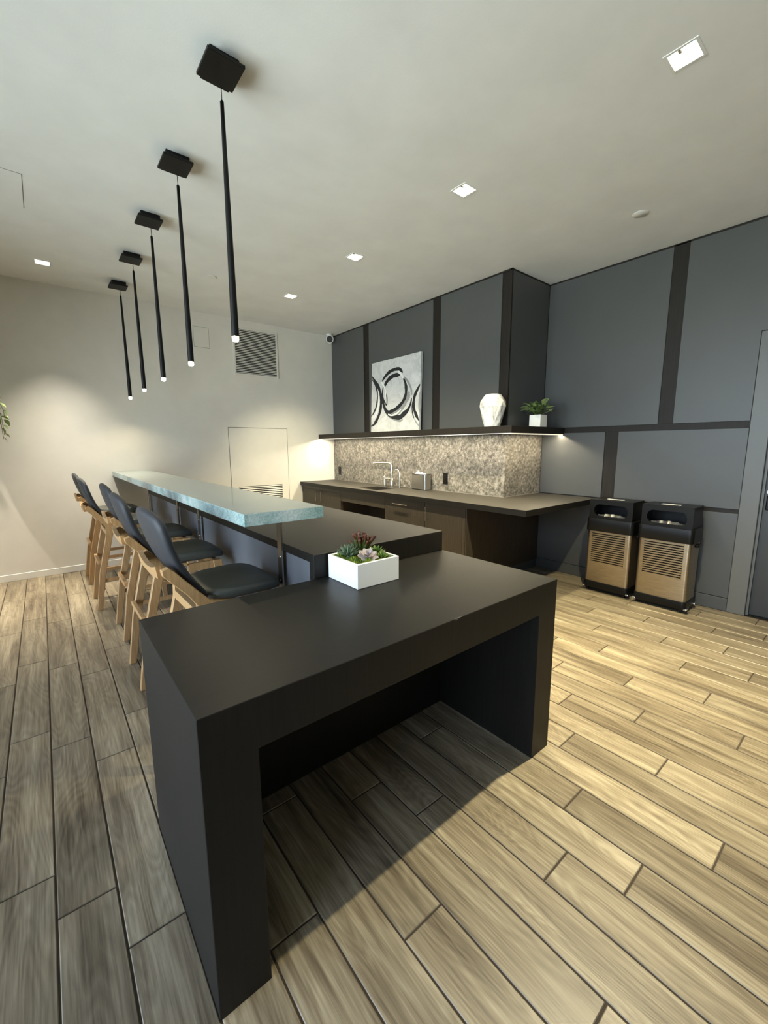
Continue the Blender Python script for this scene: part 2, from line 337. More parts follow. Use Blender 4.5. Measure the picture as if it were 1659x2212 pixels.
B().box(XS-.003, XS+.004, YB-.003, YW, .9145, .918).box(XS-.003, XM, YB-.004, YB+.004, .9145, .918).build('caulk_line', 'grout_light', chase)
B().box(XS, XS+.02, YB, YW, .1, .913).box(XS, XM, YB+.002, YB+.02, .0, .913).build('lower_panel', 'cabinet_wood', chase)
b = B().box(3.378, XS+.001, 1.49, YW, 1.60, 1.672, .002).box(XS+.001, XM, 1.49, YB+.001, 1.60, 1.672, .002)
shelf = tag(b.build('wall_shelf', 'trim_dark', at=(XS, YW, 1.60)), 'long dark wood shelf lit from below, wrapping the panelled chase', 'shelf')
b = B().box(3.404-XS, 3.416-XS, 1.532-YW, -.004, -.0015, .002).box(3.404-XS, XM-XS-.004, 1.518-YW, 1.530-YW, -.0015, .002)
b.mi = [1 if all(b.v[i][2] < -.0014 for i in f) else 0 for f in b.f]; b.build('led_strip', ['led_side', 'led'], shelf)
B().box(3.386-XS, 3.390-XS, 1.506-YW, -.001, -.006, .002).box(3.386-XS, XM-XS-.001, 1.502-YW, 1.506-YW, -.011, .002).build('led_glow_lip', 'led_side', shelf)  # added glowing lip: hides the strip and draws the bright line

# ------------------------------------------------------------------ floor tiles
TP, TLN, GAP = .1627, .966, .006
phase = {-5:.2, -4:.49, -3:.753, -2:.57, -1:.338, 0:.66, 1:.065, 2:.519, 3:.798, 4:.348, 5:.123, 6:.626, 7:.432, 8:.727, 9:.27, 10:.921, 11:.553, 12:.135, 13:.763, 14:.36, 15:.943, 16:.575, 17:.271, 18:.786, 19:.463, 20:.038, 21:.659, 22:.268, 23:.807, 24:.519, 25:.02, 26:.62}
def visible(x, y):
    d = Vector((x, y, 0))-CAM; z = d.dot(fw)
    if z < .05: return False
    return abs(d.dot(r2)/z*FPX) < 850 and abs(d.dot(u2)/z*FPX) < 1130
def hidden(x0, x1, y0, y1):      # under the island, the wall units or the chase
    return (x0 > .80 and x1 < 1.55 and y0 > .75 and y1 < 4.6) or x0 > XS or (x0 > 3.12 and y0 > 1.85)
cache = {}
def tile_mesh(w, l):
    k = (round(w, 4), round(l, 4))
    if k not in cache:
        g, bv = GAP/2, .0022; x, y = w/2-g, l/2-g
        vs = [(-x, -y, -.012), (x, -y, -.012), (x, y, -.012), (-x, y, -.012), (-x, -y, -bv), (x, -y, -bv), (x, y, -bv), (-x, y, -bv), (-x+bv, -y+bv, 0), (x-bv, -y+bv, 0), (x-bv, y-bv, 0), (-x+bv, y-bv, 0)]
        fs = [(8, 9, 10, 11)] + [(i+a, (i+1) % 4+a, (i+1) % 4+a+4, i+a+4) for a in (0, 4) for i in range(4)]
        cache[k] = B().add(vs, fs).mesh('tile', 'tile_wood')
    return cache[k]
rest = B(); ntile = 0
for k in range(-19, 27):
    x0 = .002+TP*k; x1 = x0+TP; x1c = min(x1, XM-.001); x0c = max(x0, XL+.001)
    if x1c-x0c < .02: continue
    ph = phase.get(k, (k*.371) % .966); y = ph-TLN*6
    while y < YW:
        ya, yb = max(y, YR+.001), min(y+TLN, YW-.001); y += TLN
        if yb-ya < .02: continue
        cx, cy = (x0c+x1c)/2, (ya+yb)/2
        vis = any(visible(px, py) for px in (x0c, x1c, cx) for py in (ya, yb, cy, (ya+cy)/2, (yb+cy)/2))
        if vis and not hidden(x0c, x1c, ya, yb) and x1 > -.9 and ntile < 300:
            place(tile_mesh(x1c-x0c, yb-ya), 'tile', floor, (cx, cy, 0)); ntile += 1
        else:
            me = tile_mesh(x1c-x0c, yb-ya); rest.add([(v.co.x+cx, v.co.y+cy, v.co.z) for v in me.vertices], [tuple(p.vertices) for p in me.polygons])
tag(rest.build('tile_field', 'tile_wood', floor), kind='stuff')
print('TILES', ntile)

# ------------------------------------------------------------------ fittings of the end wall
def grille(name, label, x0, x1, z0, z1, n, fr, root=None):
    g = thing(name, label, 'vent', ((x0+x1)/2, YW, z0)) if root is None else root
    cx = (x0+x1)/2 if root is None else 0; cz = z0 if root is None else 0; cy = YW if root is None else 0
    a, b_, c, d = x0-cx, x1-cx, z0-cz, z1-cz
    def py(v): return v-cy
    if fr: B().box(a-fr, b_+fr, py(YW-.012), py(YW-.0005), c-fr, c, .002).box(a-fr, b_+fr, py(YW-.012), py(YW-.0005), d, d+fr, .002).box(a-fr, a, py(YW-.012), py(YW-.0005), c, d, .002).box(b_, b_+fr, py(YW-.012), py(YW-.0005), c, d, .002).build('frame', 'wall_white', g)
    B().box(a, b_, py(YW-.004), py(YW-.0006), c, d).build('shade_backing', 'black_void', g)  # black sheet standing in for the shade behind the slats
    st = (d-c)/n; me = B().box(-(b_-a)/2+.001, (b_-a)/2-.001, -.003, .001, -st*.22, st*.22, 0, 1, Matrix.Rotation(-.2, 4, 'X')).mesh('slat', 'wall_white')
    for i in range(n): place(me, 'slat', g, ((a+b_)/2, py(YW-.0075), c+(i+.5)*st))
    return g
grille('wall_vent', 'large square white return air vent with dark gaps between slats high on the end wall', 2.062, 2.680, 2.525, 3.13, 27, .028)
dj = struct(B().box(1.900, 2.808, YW-.006, YW-.0005, .08, 1.752, .0015).build('door_2', 'wall_white'), 'flush white access door with low louvres in the end wall')
B().box(1.893, 1.900, YW-.0015, YW, .08, 1.759).box(2.808, 2.815, YW-.0015, YW, .08, 1.759).box(1.893, 2.815, YW-.0015, YW, 1.752, 1.759).build('door_gap', 'casing_grey', dj)
B().box(2.003, 2.695, YW-.0065, YW-.005, .32, .892).build('louvre_shade', 'black_void', dj)  # flat black sheet in place of the shaded hollow behind the louvres
me = B().box(-.345, .345, -.003, .001, -.0075, .0075, 0, 1, Matrix.Rotation(-.2, 4, 'X')).mesh('slat', 'wall_white')
for i in range(20): place(me, 'slat', dj, (2.349, YW-.010, .334+i*.0286))
ap = tag(B().box(1.516, 1.712, YW-.004, YW-.0005, 2.81, 3.068, .0015).build('wall_hatch', 'wall_white', at=(1.614, YW, 2.81)), 'small flush white access hatch on the end wall beside the vent', 'hatch')
B().box(-.101, .101, -.001, .0, -.003, .261).build('joint', 'casing_grey', ap)
# security camera in the corner
c = thing('security_camera', 'small white security camera with black lens in the ceiling corner', 'camera', (3.565, 5.08, ZC))
B().lathe([(.045, -.02), (.045, 0)], n=24).tube([(0, 0, -.02), (0, -.01, -.05)], .02, 14).build('mount', 'white_gloss', c, True)
d_ = Vector((-.62, -.72, -.30)).normalized(); p0 = Vector((0, -.02, -.075))
B().tube([p0-d_*.05, p0-d_*.045, p0+d_*.035, p0+d_*.04], [.04, .058, .061, .056], 22).build('housing', 'white_gloss', c, True)
B().tube([p0+d_*.040, p0+d_*.047], [.050, .046], 22).build('lens', 'black_plastic', c, True)
# sprinkler cover plates
for (x, y), r, lb in (((3.597, .557), .058, 'round white sprinkler cover on ceiling close to the grey panelled wall'), ((1.374, 3.884), .05, 'round white sprinkler cover on ceiling between pendant lights and downlights')):
    s_ = thing('sprinkler_cover', lb, 'sprinkler', (x, y, ZC), 'sprinkler covers on the ceiling')
    B().lathe([(r*.93, -.007), (r, -.004), (r, -.003)], n=28).build('plate', 'white_gloss', s_, True)
    B().lathe([(r*.8, -.003), (r*.8, 0)], n=20).build('collar', 'casing_grey', s_)

# ------------------------------------------------------------------ recessed downlights
def downlight(loc, label, power, aim, size=96, blend=1.0, color=WARM):
    t = thing('downlight', label, 'downlight', loc, 'square recessed downlights')
    a, f = HS, HS+.012
    b = B()
    for (x0, x1, y0, y1) in ((-f, f, -f, -a+.002), (-f, f, a-.002, f), (-f, -a+.002, -a+.002, a-.002), (a-.002, f, -a+.002, a-.002)): b.box(x0, x1, y0, y1, -.003, .001, .001)
    b.build('trim_frame', 'white_gloss', t)
    B().add([(-a, -a, 0), (a, -a, 0), (a, a, 0), (-a, a, 0), (-a, -a, .1), (a, -a, .1), (a, a, .1), (-a, a, .1)], [(0, 1, 5, 4), (1, 2, 6, 5), (2, 3, 7, 6), (3, 0, 4, 7), (4, 5, 6, 7)]).build('recess', 'white_gloss', t)
    B().box(-.024, -.008, -.046, .034, .036, .056, .003).box(-.024, .024, .020, .034, .034, .058, .003).build('gimbal_bracket', 'black_matte', t)
    B().lathe([(.04, .062), (.044, .07), (.044, .098)], n=24).build('lens', 'lens', t, True)
    spot('downlight_beam', (0, 0, .055), power, size, blend, .03, color, aim, t)
    return t
nth = ['fourth', 'third', 'second', 'first']
for i, y in enumerate(DOWN_Y):
    downlight((DOWN_X, y, ZC), 'square recessed ceiling downlight over the walkway, %s from the white end wall' % nth[i], SPOT_W*(1.4 if i == 0 else .9), (.08, .08, -1) if i == 0 else (.24, .06, -1), 106 if i == 0 else 94)
downlight((-.019, 4.545, ZC), 'square recessed downlight washing the white wall behind the bar stools', WASH_W, (.0, -.06, -1), 74, 1.0, SOFT)
downlight((-1.354, 4.545, ZC), 'square recessed downlight washing the white wall beyond the hanging plant', WASH_W, (0, -.06, -1), 74, 1.0, SOFT)

# ------------------------------------------------------------------ pendants
pend = thing('pendant_light', '', 'pendant light', (0,0,0), 'slim black pendant lights in a row over the glass bar')
B().box(-.09, .045, -.125, .03, -.045, 0, .002).build('ceiling_box', 'black_matte', pend)
B().box(-.115, .053, -.172, .0, -.060, -.046, .0015).build('canopy_plate', 'black_matte', pend)
B().tube([(0, .004, -.045), (0, .004, -.118)], .0022, 8).build('cable', 'black_matte', pend, True)
B().tube([(0, .004, -.111), (0, .004, -.118), (0, .004, -.5), (0, .004, -1.19), (0, .004, -1.205)], [.004, .009, .0125, .0195, .0195], 18).build('rod', 'black_matte', pend, True)
B().tube([(0, .004, -1.203), (0, .004, -1.222), (0, .004, -1.231)], [.0165, .0165, .011], 18).build('bulb', 'bulb', pend, True)
spot('pendant_beam', (0, .004, -1.236), PEND_W, 130, .7, .014, (1, .82, .52), (0, 0, -1), pend)
onames = ['the white end wall', None, None, None, None]
plab = ['slim black rod pendant over the glass bar, %s from the white end wall' % q for q in ('fifth and farthest', 'fourth', 'third', 'second', 'first')]
for i, y in enumerate(PEND_Y):
    if i == 0: pend.location = (PEND_X, y-.004, ZC); pend['label'] = plab[0]
    else: dup(pend, (PEND_X, y-.004, ZC), None, plab[i])

# ------------------------------------------------------------------ island: low table
tb = thing('waterfall_table', 'low dark waterfall table with thick legs at the end of the island', 'table', (TW/2, TD/2, 0))
ox, oy = TW/2, TD/2
def sh(bld): bld.v = [(v[0]-ox, v[1]-oy, v[2]) for v in bld.v]; return bld
def two_tone(b):
    b.mi = []
    for f in b.f:
        p = [Vector(b.v[i]) for i in f[:3]]; b.mi.append(0 if (p[1]-p[0]).cross(p[2]-p[0]).normalized().z > .9 else 1)
    return b
two_tone(sh(B().prism([(0, 0), (TL, 0), (TL, H-TL), (TW-TL, H-TL), (TW-TL, 0), (TW, 0), (TW, H), (0, H)], 0, TD, 'y', .0016, 1))).build('waterfall_frame', ['slab_dark', 'slab_side'], tb)
sh(B().box(TL+.0005, TW-TL-.0005, .593, .65, 0, H-TL-.0005)).build('modesty_panel', 'slab_side', tb)
sh(B().prism([(.885, H-.006), (.895, H-.007), (.905, H-.001), (.925, H-.0005), (.925, H+.0002), (.885, H+.0002)], -.0004, .003, 'y')).build('edge_chip', 'casing_grey', tb)
# island: raised counter
isl = thing('island_counter', 'raised dark island counter running to the white wall under the glass bar', 'counter', (1.16, 2.7, 0)); ox, oy = 1.16, 2.7
SL = .042
two_tone(sh(B().prism([(.7285, H+.0005), (.7285+SL, H+.0005), (.7285+SL, ZU-SL), (YE, ZU-SL), (YE, ZU), (.7285, ZU)], XU, TW, 'x', .0016, 1))).build('counter_top', ['slab_dark', 'slab_side'], isl)
sh(B().box(XU+.001, TW-.001, .7295, .7285+SL, 0, H)).build('end_support', 'slab_side', isl)
sh(B().box(TW-SL, TW, .7705, YE, 0, ZU-SL-.0003)).build('side_panel', 'slab_side', isl)
sh(B().box(XU+.022, XU+.05, .7705, YE, 0, ZU-SL-.0003)).build('knee_panel', 'knee_grey', isl)
sh(B().box(XU+.05, TW-SL-.0005, YE-.03, YE, 0, ZU-SL-.0003)).build('end_panel', 'slab_side', isl)
sh(B().box(XU+.012, XU+.0215, .7705, YE, 0, .08)).build('kick_board', 'slab_side', isl)
# glass bar top on flat steel brackets
gx0, gx1, gy0, gz0, gz1 = .44, .839, .821, 1.130, 1.187
gl_ = thing('glass_bar_top', 'thick pale teal textured glass bar top raised on steel brackets', 'bar top', (.64, 3.0, gz0))
b = B().box(gx0-.64, gx1-.64, gy0-3.0, YW-.002-3.0, 0, gz1-gz0, .003, 2)
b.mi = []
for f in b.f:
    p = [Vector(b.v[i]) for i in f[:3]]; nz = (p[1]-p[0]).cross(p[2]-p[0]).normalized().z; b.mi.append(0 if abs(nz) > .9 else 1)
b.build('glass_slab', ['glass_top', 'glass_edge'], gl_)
for y in (1.075, 2.57, 3.25, 4.62):
    prof = [(XU-.001, .70), (XU-.001, 1.085), (XU+.008, 1.112), (XU+.032, 1.122), (XU+.09, 1.122), (XU+.09, 1.1295), (XU+.028, 1.1295), (XU+.001, 1.118), (XU-.009, 1.088), (XU-.009, .70)]
    br = B().prism([(a-.64, c_-gz0) for a, c_ in prof], y-.024-3.0, y+.024-3.0, 'y').build('bracket', 'steel', gl_)
    for z in (.77, .90): B().tube([(XU-.009-.64, y-3.0, z-gz0), (XU-.013-.64, y-3.0, z-gz0)], [.007, .005], 10).build('screw', 'chrome', br)

# ------------------------------------------------------------------ bar stools
def stool_proto():
    t = thing('bar_stool', '', 'stool', (0,0,0), 'bar stools along the glass bar')
    hw = .205
    n_ = 40
    def supel(rx, ry, e, cx=0, cy=0, taper=0.0):
        pts = []
        for j in range(n_):
            a = 2*pi*j/n_; c, s = math.cos(a), math.sin(a); x = math.copysign(abs(c)**(2/e), c)*rx; y = math.copysign(abs(s)**(2/e), s)*ry*(1+taper*x/rx); pts.append((cx+x, cy+y))
        return pts
    B().pillow(supel(.215, .222, 3.2, .345, 0, .06), .031, lambda a, b, n: (a, b, .775+n+.012*((b/.22)**2)-.02*max(0, (a-.45)/.1)**2)).build('seat', 'leather', t, True)
    # back: outline in (across, up)
    out = []
    for (a, h) in [(-.145, .0), (.145, .0), (.178, .03), (.19, .12), (.2, .22), (.212, .31), (.206, .355), (.175, .385), (.10, .40), (0, .405), (-.10, .40), (-.175, .385), (-.206, .355), (-.212, .31), (-.2, .22), (-.19, .12), (-.178, .03)]: out.append((a*1.09, h*1.125))
    dense = []
    for i in range(len(out)):
        p, q = out[i], out[(i+1) % len(out)]
        for k in range(3): dense.append((p[0]+(q[0]-p[0])*k/3, p[1]+(q[1]-p[1])*k/3))
    prof = [Vector(p) for p in ((.162, .775), (.114, .830), (.070, .895), (.032, .965), (.003, 1.04), (-.018, 1.115), (-.031, 1.185))]
    def bk(a, h, n):
        h *= 1.058; i = 0
        while i < len(prof)-2 and h > (prof[i+1]-prof[i]).length: h -= (prof[i+1]-prof[i]).length; i += 1
        seg = prof[i+1]-prof[i]; u = h/seg.length; t0 = (prof[i+1]-prof[max(i-1, 0)]).normalized(); t1 = (prof[min(i+2, len(prof)-1)]-prof[i]).normalized()
        d = (t0*(1-u)+t1*u).normalized(); p = prof[i]+seg*u
        return (p.x+d.y*n+.32*a*a, a, p.y-d.x*n)
    B().pillow(dense, .021, bk, [(.3, 1.0), (.6, 1.0), (.88, .97), (.95, .8), (.99, .45), (1.0, 0), (.99, -.45), (.95, -.8), (.88, -.97), (.6, -1.0), (.3, -1.0)]).build('backrest', 'back_fabric', t, True)
    for s in (-1, 1):
        y0, y1 = s*hw-.018, s*hw+.018
        # rear leg: rakes back to the floor, kinks at the seat and leans back to carry the backrest
        poly = [(-.024, 0), (.018, 0), (.075, .35), (.158, .70), (.185, .728), (.30, .735), (.30, .752), (.17, .775), (.120, .83), (.022, .945), (.0, .966), (-.028, .956), (-.024, .930), (.068, .825), (.108, .765), (.105, .70), (.025, .35)]
        B().prism(poly, y0, y1, 'y', .003, 1).build('leg', 'oak', t)
        poly = [(.525, 0), (.567, 0), (.512, .742), (.455, .742)]
        B().prism(poly, s*hw-.018, s*hw+.018, 'y', .003, 1).build('leg', 'oak', t)
        B().box(.30, .462, s*hw-.012, s*hw+.012, .692, .742, .002).build('seat_rail', 'oak', t)
        B().prism([(.038, .258), (.038, .290), (.528, .290), (.530, .258)], s*hw-.009, s*hw+.009, 'y').build('stretcher', 'oak', t)
    B().box(.462, .492, -hw+.019, hw-.019, .690, .742, .002).build('seat_rail', 'oak', t)
    B().box(.105, .132, -hw+.019, hw-.019, .690, .735, .002).build('seat_rail', 'oak', t)
    fr_ = B().box(.520, .552, -hw+.019, hw-.019, .330, .366, .002).build('foot_rest', 'oak', t)
    B().box(.518, .555, -hw+.024, hw-.024, .3655, .369).build('wear_plate', 'black_matte', fr_)
    B().box(.022, .046, -hw+.019, hw-.019, .42, .45, .002).build('stretcher', 'oak', t)
    # curved cross bar behind the back
    b = B(); K = 12; vs = []; fs = []
    for i in range(K+1):
        a = -hw+.017+(2*hw-.034)*i/K; q = 1-(a/hw)**2; xb = -.036; zt = .978-.035*q; zb = .918-.012*q
        for x, z in ((xb, zb), (xb+.024, zb-.0), (xb+.014, zt), (xb-.008, zt)): vs.append((x+.018*(1-q)*0, a, z))
    for i in range(K):
        for j in range(4): fs.append((i*4+j, i*4+(j+1) % 4, (i+1)*4+(j+1) % 4, (i+1)*4+j))
    fs += [(0, 1, 2, 3), (K*4+3, K*4+2, K*4+1, K*4)]
    b.add(vs, fs).build('cross_bar', 'oak', t, True)
    return t
stool = stool_proto()
spots = [(.155, 1.20, .02), (.135, 2.043, .0), (.155, 2.882, .0), (.062, 3.738, .0), (.065, 4.69, .0)]
slab = ['charcoal upholstered bar stool with oak legs, tucked behind the low dark table', 'charcoal bar stool with oak legs, fourth from the white wall', 'charcoal bar stool with oak legs, third from the white wall', 'charcoal bar stool with oak legs, second from the white wall', 'charcoal bar stool with oak legs standing closest to the white wall']
for i, (x, y, r) in enumerate(spots):
    if i == 0: stool.location = (x, y, 0); stool.rotation_euler = (0,0,r); stool['label'] = slab[0]
    else: dup(stool, (x, y, 0), r, slab[i])

# ------------------------------------------------------------------ counter along the chase
wk = thing('worktop', 'long dark grey-brown worktop with sink cut-out below the stone splashback', 'worktop', (XS, 3.2, .859))
hx0, hx1, hy0, hy1 = 3.12, 3.44, 3.30, 3.70; zt, zb = ZK-.859, 0
b = B()
for (x0, x1, y0, y1) in ((XK, hx0, YB, YW-.001), (hx1, XS-.0005, YB, YW-.001), (hx0, hx1, YB, hy0), (hx0, hx1, hy1, YW-.001), (XK, XM-.001, YK, YB)): b.box(x0-XS, x1-XS, y0-3.2, y1-3.2, zb, zt)
b.build('worktop_slab', 'worktop', wk)
B().box(XK-.0015-XS, XK-XS, YK-3.2, YW-.001-3.2, zb, zt-.001).box(XK-XS, XM-.001-XS, YK-.0015-3.2, YK-3.2, zb, zt-.001).build('edge_band', 'slab_side', wk)
XF = 3.045
def cab(name, label, y0, y1): return thing(name, label, 'cabinet', (XF, (y0+y1)/2, 0), 'base cabinets under the wall counter')
def handle(parent, y, z0, z1, horiz=None):
    b = B(); X = -.034
    if horiz: b.tube([(X, horiz[0], z0), (X, horiz[1], z0)], .006, 10); ends = [(horiz[0]+.012, z0), (horiz[1]-.012, z0)]
    else: b.tube([(X, y, z0), (X, y, z1)], .006, 10); ends = [(y, z0+.008), (y, z1-.008)]
    for yy, zz in ends: b.tube([(X, yy, zz), (0, yy, zz)], .005, 8)
    return b.build('handle', 'nickel', parent, True)
c = cab('base_cabinet', 'wide dark wood base cabinet with two doors beside the white wall', 4.045, YW); cy = (4.045+YW)/2
B().box(.02, XS-XF-.002, 4.047-cy, YW-.002-cy, .1, .857).box(.06, XS-XF-.002, 4.047-cy, YW-.002-cy, 0, .1).build('carcass', 'cabinet_wood', c)
B().box(0, .0195, 4.047-cy, YW-.002-cy, .812, .857, .001).build('top_rail', 'cabinet_wood', c)
d1 = B().box(0, .0195, 4.62-cy, YW-.004-cy, .105, .809, .001).build('door', 'cabinet_wood', c); handle(d1, 4.70-cy, .645, .80)
d2 = B().box(0, .0195, 4.05-cy, 4.616-cy, .105, .809, .001).build('door', 'cabinet_wood', c); handle(d2, 4.545-cy, .645, .80)
c = cab('sink_apron', 'dark wood apron panel across the open knee space below the sink', 3.052, 4.043); cy = 3.5475
B().box(0, .02, 3.053-cy, 4.043-cy, .705, .857, .001).build('apron', 'cabinet_wood', c)
B().box(.50, .52, 3.053-cy, 4.043-cy, 0, .857).build('knee_back', 'cabinet_wood', c)
B().box(.02, .50, 3.053-cy, 3.069-cy, 0.0, .857).build('gable', 'cabinet_wood', c); B().box(.02, .50, 4.027-cy, 4.043-cy, 0, .857).build('gable', 'cabinet_wood', c)
c = cab('drawer_cabinet', 'dark wood pull-out cabinet with a horizontal bar handle right of the sink space', 2.345, 3.05); cy = (2.345+3.05)/2
B().box(.02, XS-XF-.002, 2.346-cy, 3.05-cy, .1, .857).box(.06, XS-XF-.002, 2.346-cy, 3.05-cy, 0, .1).build('carcass', 'cabinet_wood', c)
d1 = B().box(0, .0195, 2.35-cy, 3.046-cy, .105, .855, .001).build('drawer_front', 'cabinet_wood', c); handle(d1, 0, .795, .795, (2.60-cy, 2.865-cy))
c = cab('base_cabinet', 'narrow dark wood base cabinet with one door at the end of the run', 1.758, 2.343); cy = (1.758+2.343)/2
B().box(.02, XS-XF-.002, 1.762-cy, 2.343-cy, .1, .857).box(.06, XS-XF-.002, 1.762-cy, 2.343-cy, 0, .1).build('carcass', 'cabinet_wood', c)
d1 = B().box(0, .0195, 1.806-cy, 2.341-cy, .105, .855, .001).build('door', 'cabinet_wood', c); handle(d1, 2.30-cy, .655, .81)
B().box(0, .0195, 1.762-cy, 1.803-cy, .1, .857, .001).build('filler_strip', 'cabinet_wood', c)
B().box(0, XM-XF-.003, 1.7435-cy, 1.7565-cy, .1, .857).build('end_panel', 'cabinet_wood', c)
B().box(.05, XM-XF-.003, 1.750-cy, 1.7565-cy, 0, .099).build('plinth', 'panel_grey', c)
# sink
s_ = thing('sink', 'undermounted steel sink basin set in the dark worktop', 'sink', ((hx0+hx1)/2, (hy0+hy1)/2, .72)); a, d = (hx1-hx0)/2, (hy1-hy0)/2
B().add([(-a, -d, .138), (a, -d, .138), (a, d, .138), (-a, d, .138), (-a+.01, -d+.01, 0), (a-.01, -d+.01, 0), (a-.01, d-.01, 0), (-a+.01, d-.01, 0)], [(0, 1, 5, 4), (1, 2, 6, 5), (2, 3, 7, 6), (3, 0, 4, 7), (4, 5, 6, 7)]).build('basin', 'brushed_steel', s_)
B().lathe([(.04, .001), (.04, .004), (.02, .005)], n=20).build('drain', 'chrome', s_, True)
cu = tag(B().lathe([(.025, 0), (.033, .155), (.031, .155), (.024, .004)], n=18).build('paper_cup', 'paper', at=None, smooth=True), 'small white paper cup standing in the sink', 'cup'); cu.location = (3.33, 3.53, .7215)
# taps
f = thing('kitchen_faucet', 'angular steel kitchen faucet with long level spout behind the sink', 'faucet', (3.535, 3.49, ZK))
B().lathe([(.028, 0), (.028, .006), (.024, .008), (.024, .125), (.020, .13)], n=20).build('body', 'nickel', f, True)
pts = [(0, 0, .12), (0, 0, .27)] + [(-.045*(1-math.cos(q))*.25, .06*(1-math.cos(q)), .27+.06*math.sin(q)) for q in (pi/8, pi/4, 3*pi/8, pi/2)] + [(-.06, .25, .325), (-.075, .325, .318)]
B().tube(pts, [.014]*6+[.013, .014], 14).build('spout', 'nickel', f, True)
B().tube([(0, 0, .112), (-.004, .12, .112)], .014, 14).build('crossarm', 'nickel', f, True)
f = thing('soap_dispenser', 'steel soap dispenser pump left of the kitchen faucet', 'dispenser', (3.545, 3.655, ZK))
B().lathe([(.024, 0), (.024, .13), (.016, .142), (.010, .145), (.010, .175), (.006, .18)], n=18).build('bottle', 'nickel', f, True)
B().tube([(0, 0, .175), (.004, .01, .235)], [.006, .003], 8).tube([(0, 0, .172), (-.05, -.01, .168)], .006, 8).build('pump', 'nickel', f, True)
f = thing('water_tap', 'slim curved steel drinking water tap right of the kitchen faucet', 'faucet', (3.53, 3.325, ZK))
B().lathe([(.016, 0), (.016, .03), (.010, .035), (.009, .07)], n=16).build('base', 'nickel', f, True)
B().tube([(0, 0, .06), (0, 0, .2)] + [(-.01*(1-math.cos(q)), .062*(1-math.cos(q)), .2+.05*math.sin(q)) for q in (pi/6, pi/3, pi/2, 2*pi/3, 5*pi/6)] + [(-.02, .128, .17)], .0065, 12).build('spout', 'nickel', f, True)
B().tube([(0, 0, .05), (-.005, -.03, .055), (-.008, -.032, .10)], .005, 8).build('lever', 'nickel', f, True)
# napkin dispenser
nd = thing('napkin_dispenser', 'rounded stainless steel napkin dispenser with white napkins on the worktop', 'dispenser', (3.60, 2.975, ZK), None, -.10)
def rrect(a, b, r, k=5):
    pts = []
    for sx, sy, q in ((1, 1, 0), (-1, 1, pi/2), (-1, -1, pi), (1, -1, 3*pi/2)):
        for i in range(k+1): an = q+pi/2*i/k; pts.append((sx*(a-r)+r*math.cos(an), sy*(b-r)+r*math.sin(an)))
    return pts
B().prism(rrect(.055, .145, .03), .010, .195, 'z').build('housing', 'brushed_steel', nd, True)
B().prism(rrect(.057, .147, .032), 0, .010, 'z').build('base', 'black_plastic', nd, True); B().prism(rrect(.056, .146, .031), .195, .203, 'z').build('top_rim', 'black_plastic', nd, True)
b = B()
for i in range(5):
    q = -.09+.04*i; h = .014+.012*(i % 2)+(.02 if i == 3 else 0); b.add([(-.03, q, .203), (.03, q+.01, .203), (.02, q+.05, .203), (-.02, q+.045, .203), (-.005, q+.03, .203+h)], [(0, 1, 4), (1, 2, 4), (2, 3, 4), (3, 0, 4)])
b.build('napkins', 'paper', nd)
# black outlets
for y, lb in ((5.015, 'black wall outlet on the stone splashback beside the white wall'), (2.615, 'black wall outlet on the stone splashback right of the napkin dispenser')):
    o = thing('wall_outlet', lb, 'outlet', (XS, y, 1.005), 'black outlets on the splashback')
    B().box(-.006, 0, -.038, .038, 0, .138, .002).build('cover_plate', 'black_plastic', o)
    B().box(-.009, -.005, -.018, .018, .035, .103, .001).build('socket', 'black_matte', o)

# ------------------------------------------------------------------ canvas, vase and plant on the shelf
CB = (3.600, 4.045, 1.6725); lean = math.atan2(.028, .985); cw, chh, ct = 1.02, .985, .036
cv = thing('canvas_painting', 'black and white abstract canvas of brushed rings leaning on the shelf', 'painting', (CB[0], CB[1]-cw/2, CB[2]))
ML = Matrix.Rotation(lean, 4, 'Y')
B().box(0, ct, -cw/2, cw/2, 0, chh, .003, 1, ML).build('canvas', 'canvas_paint', cv)
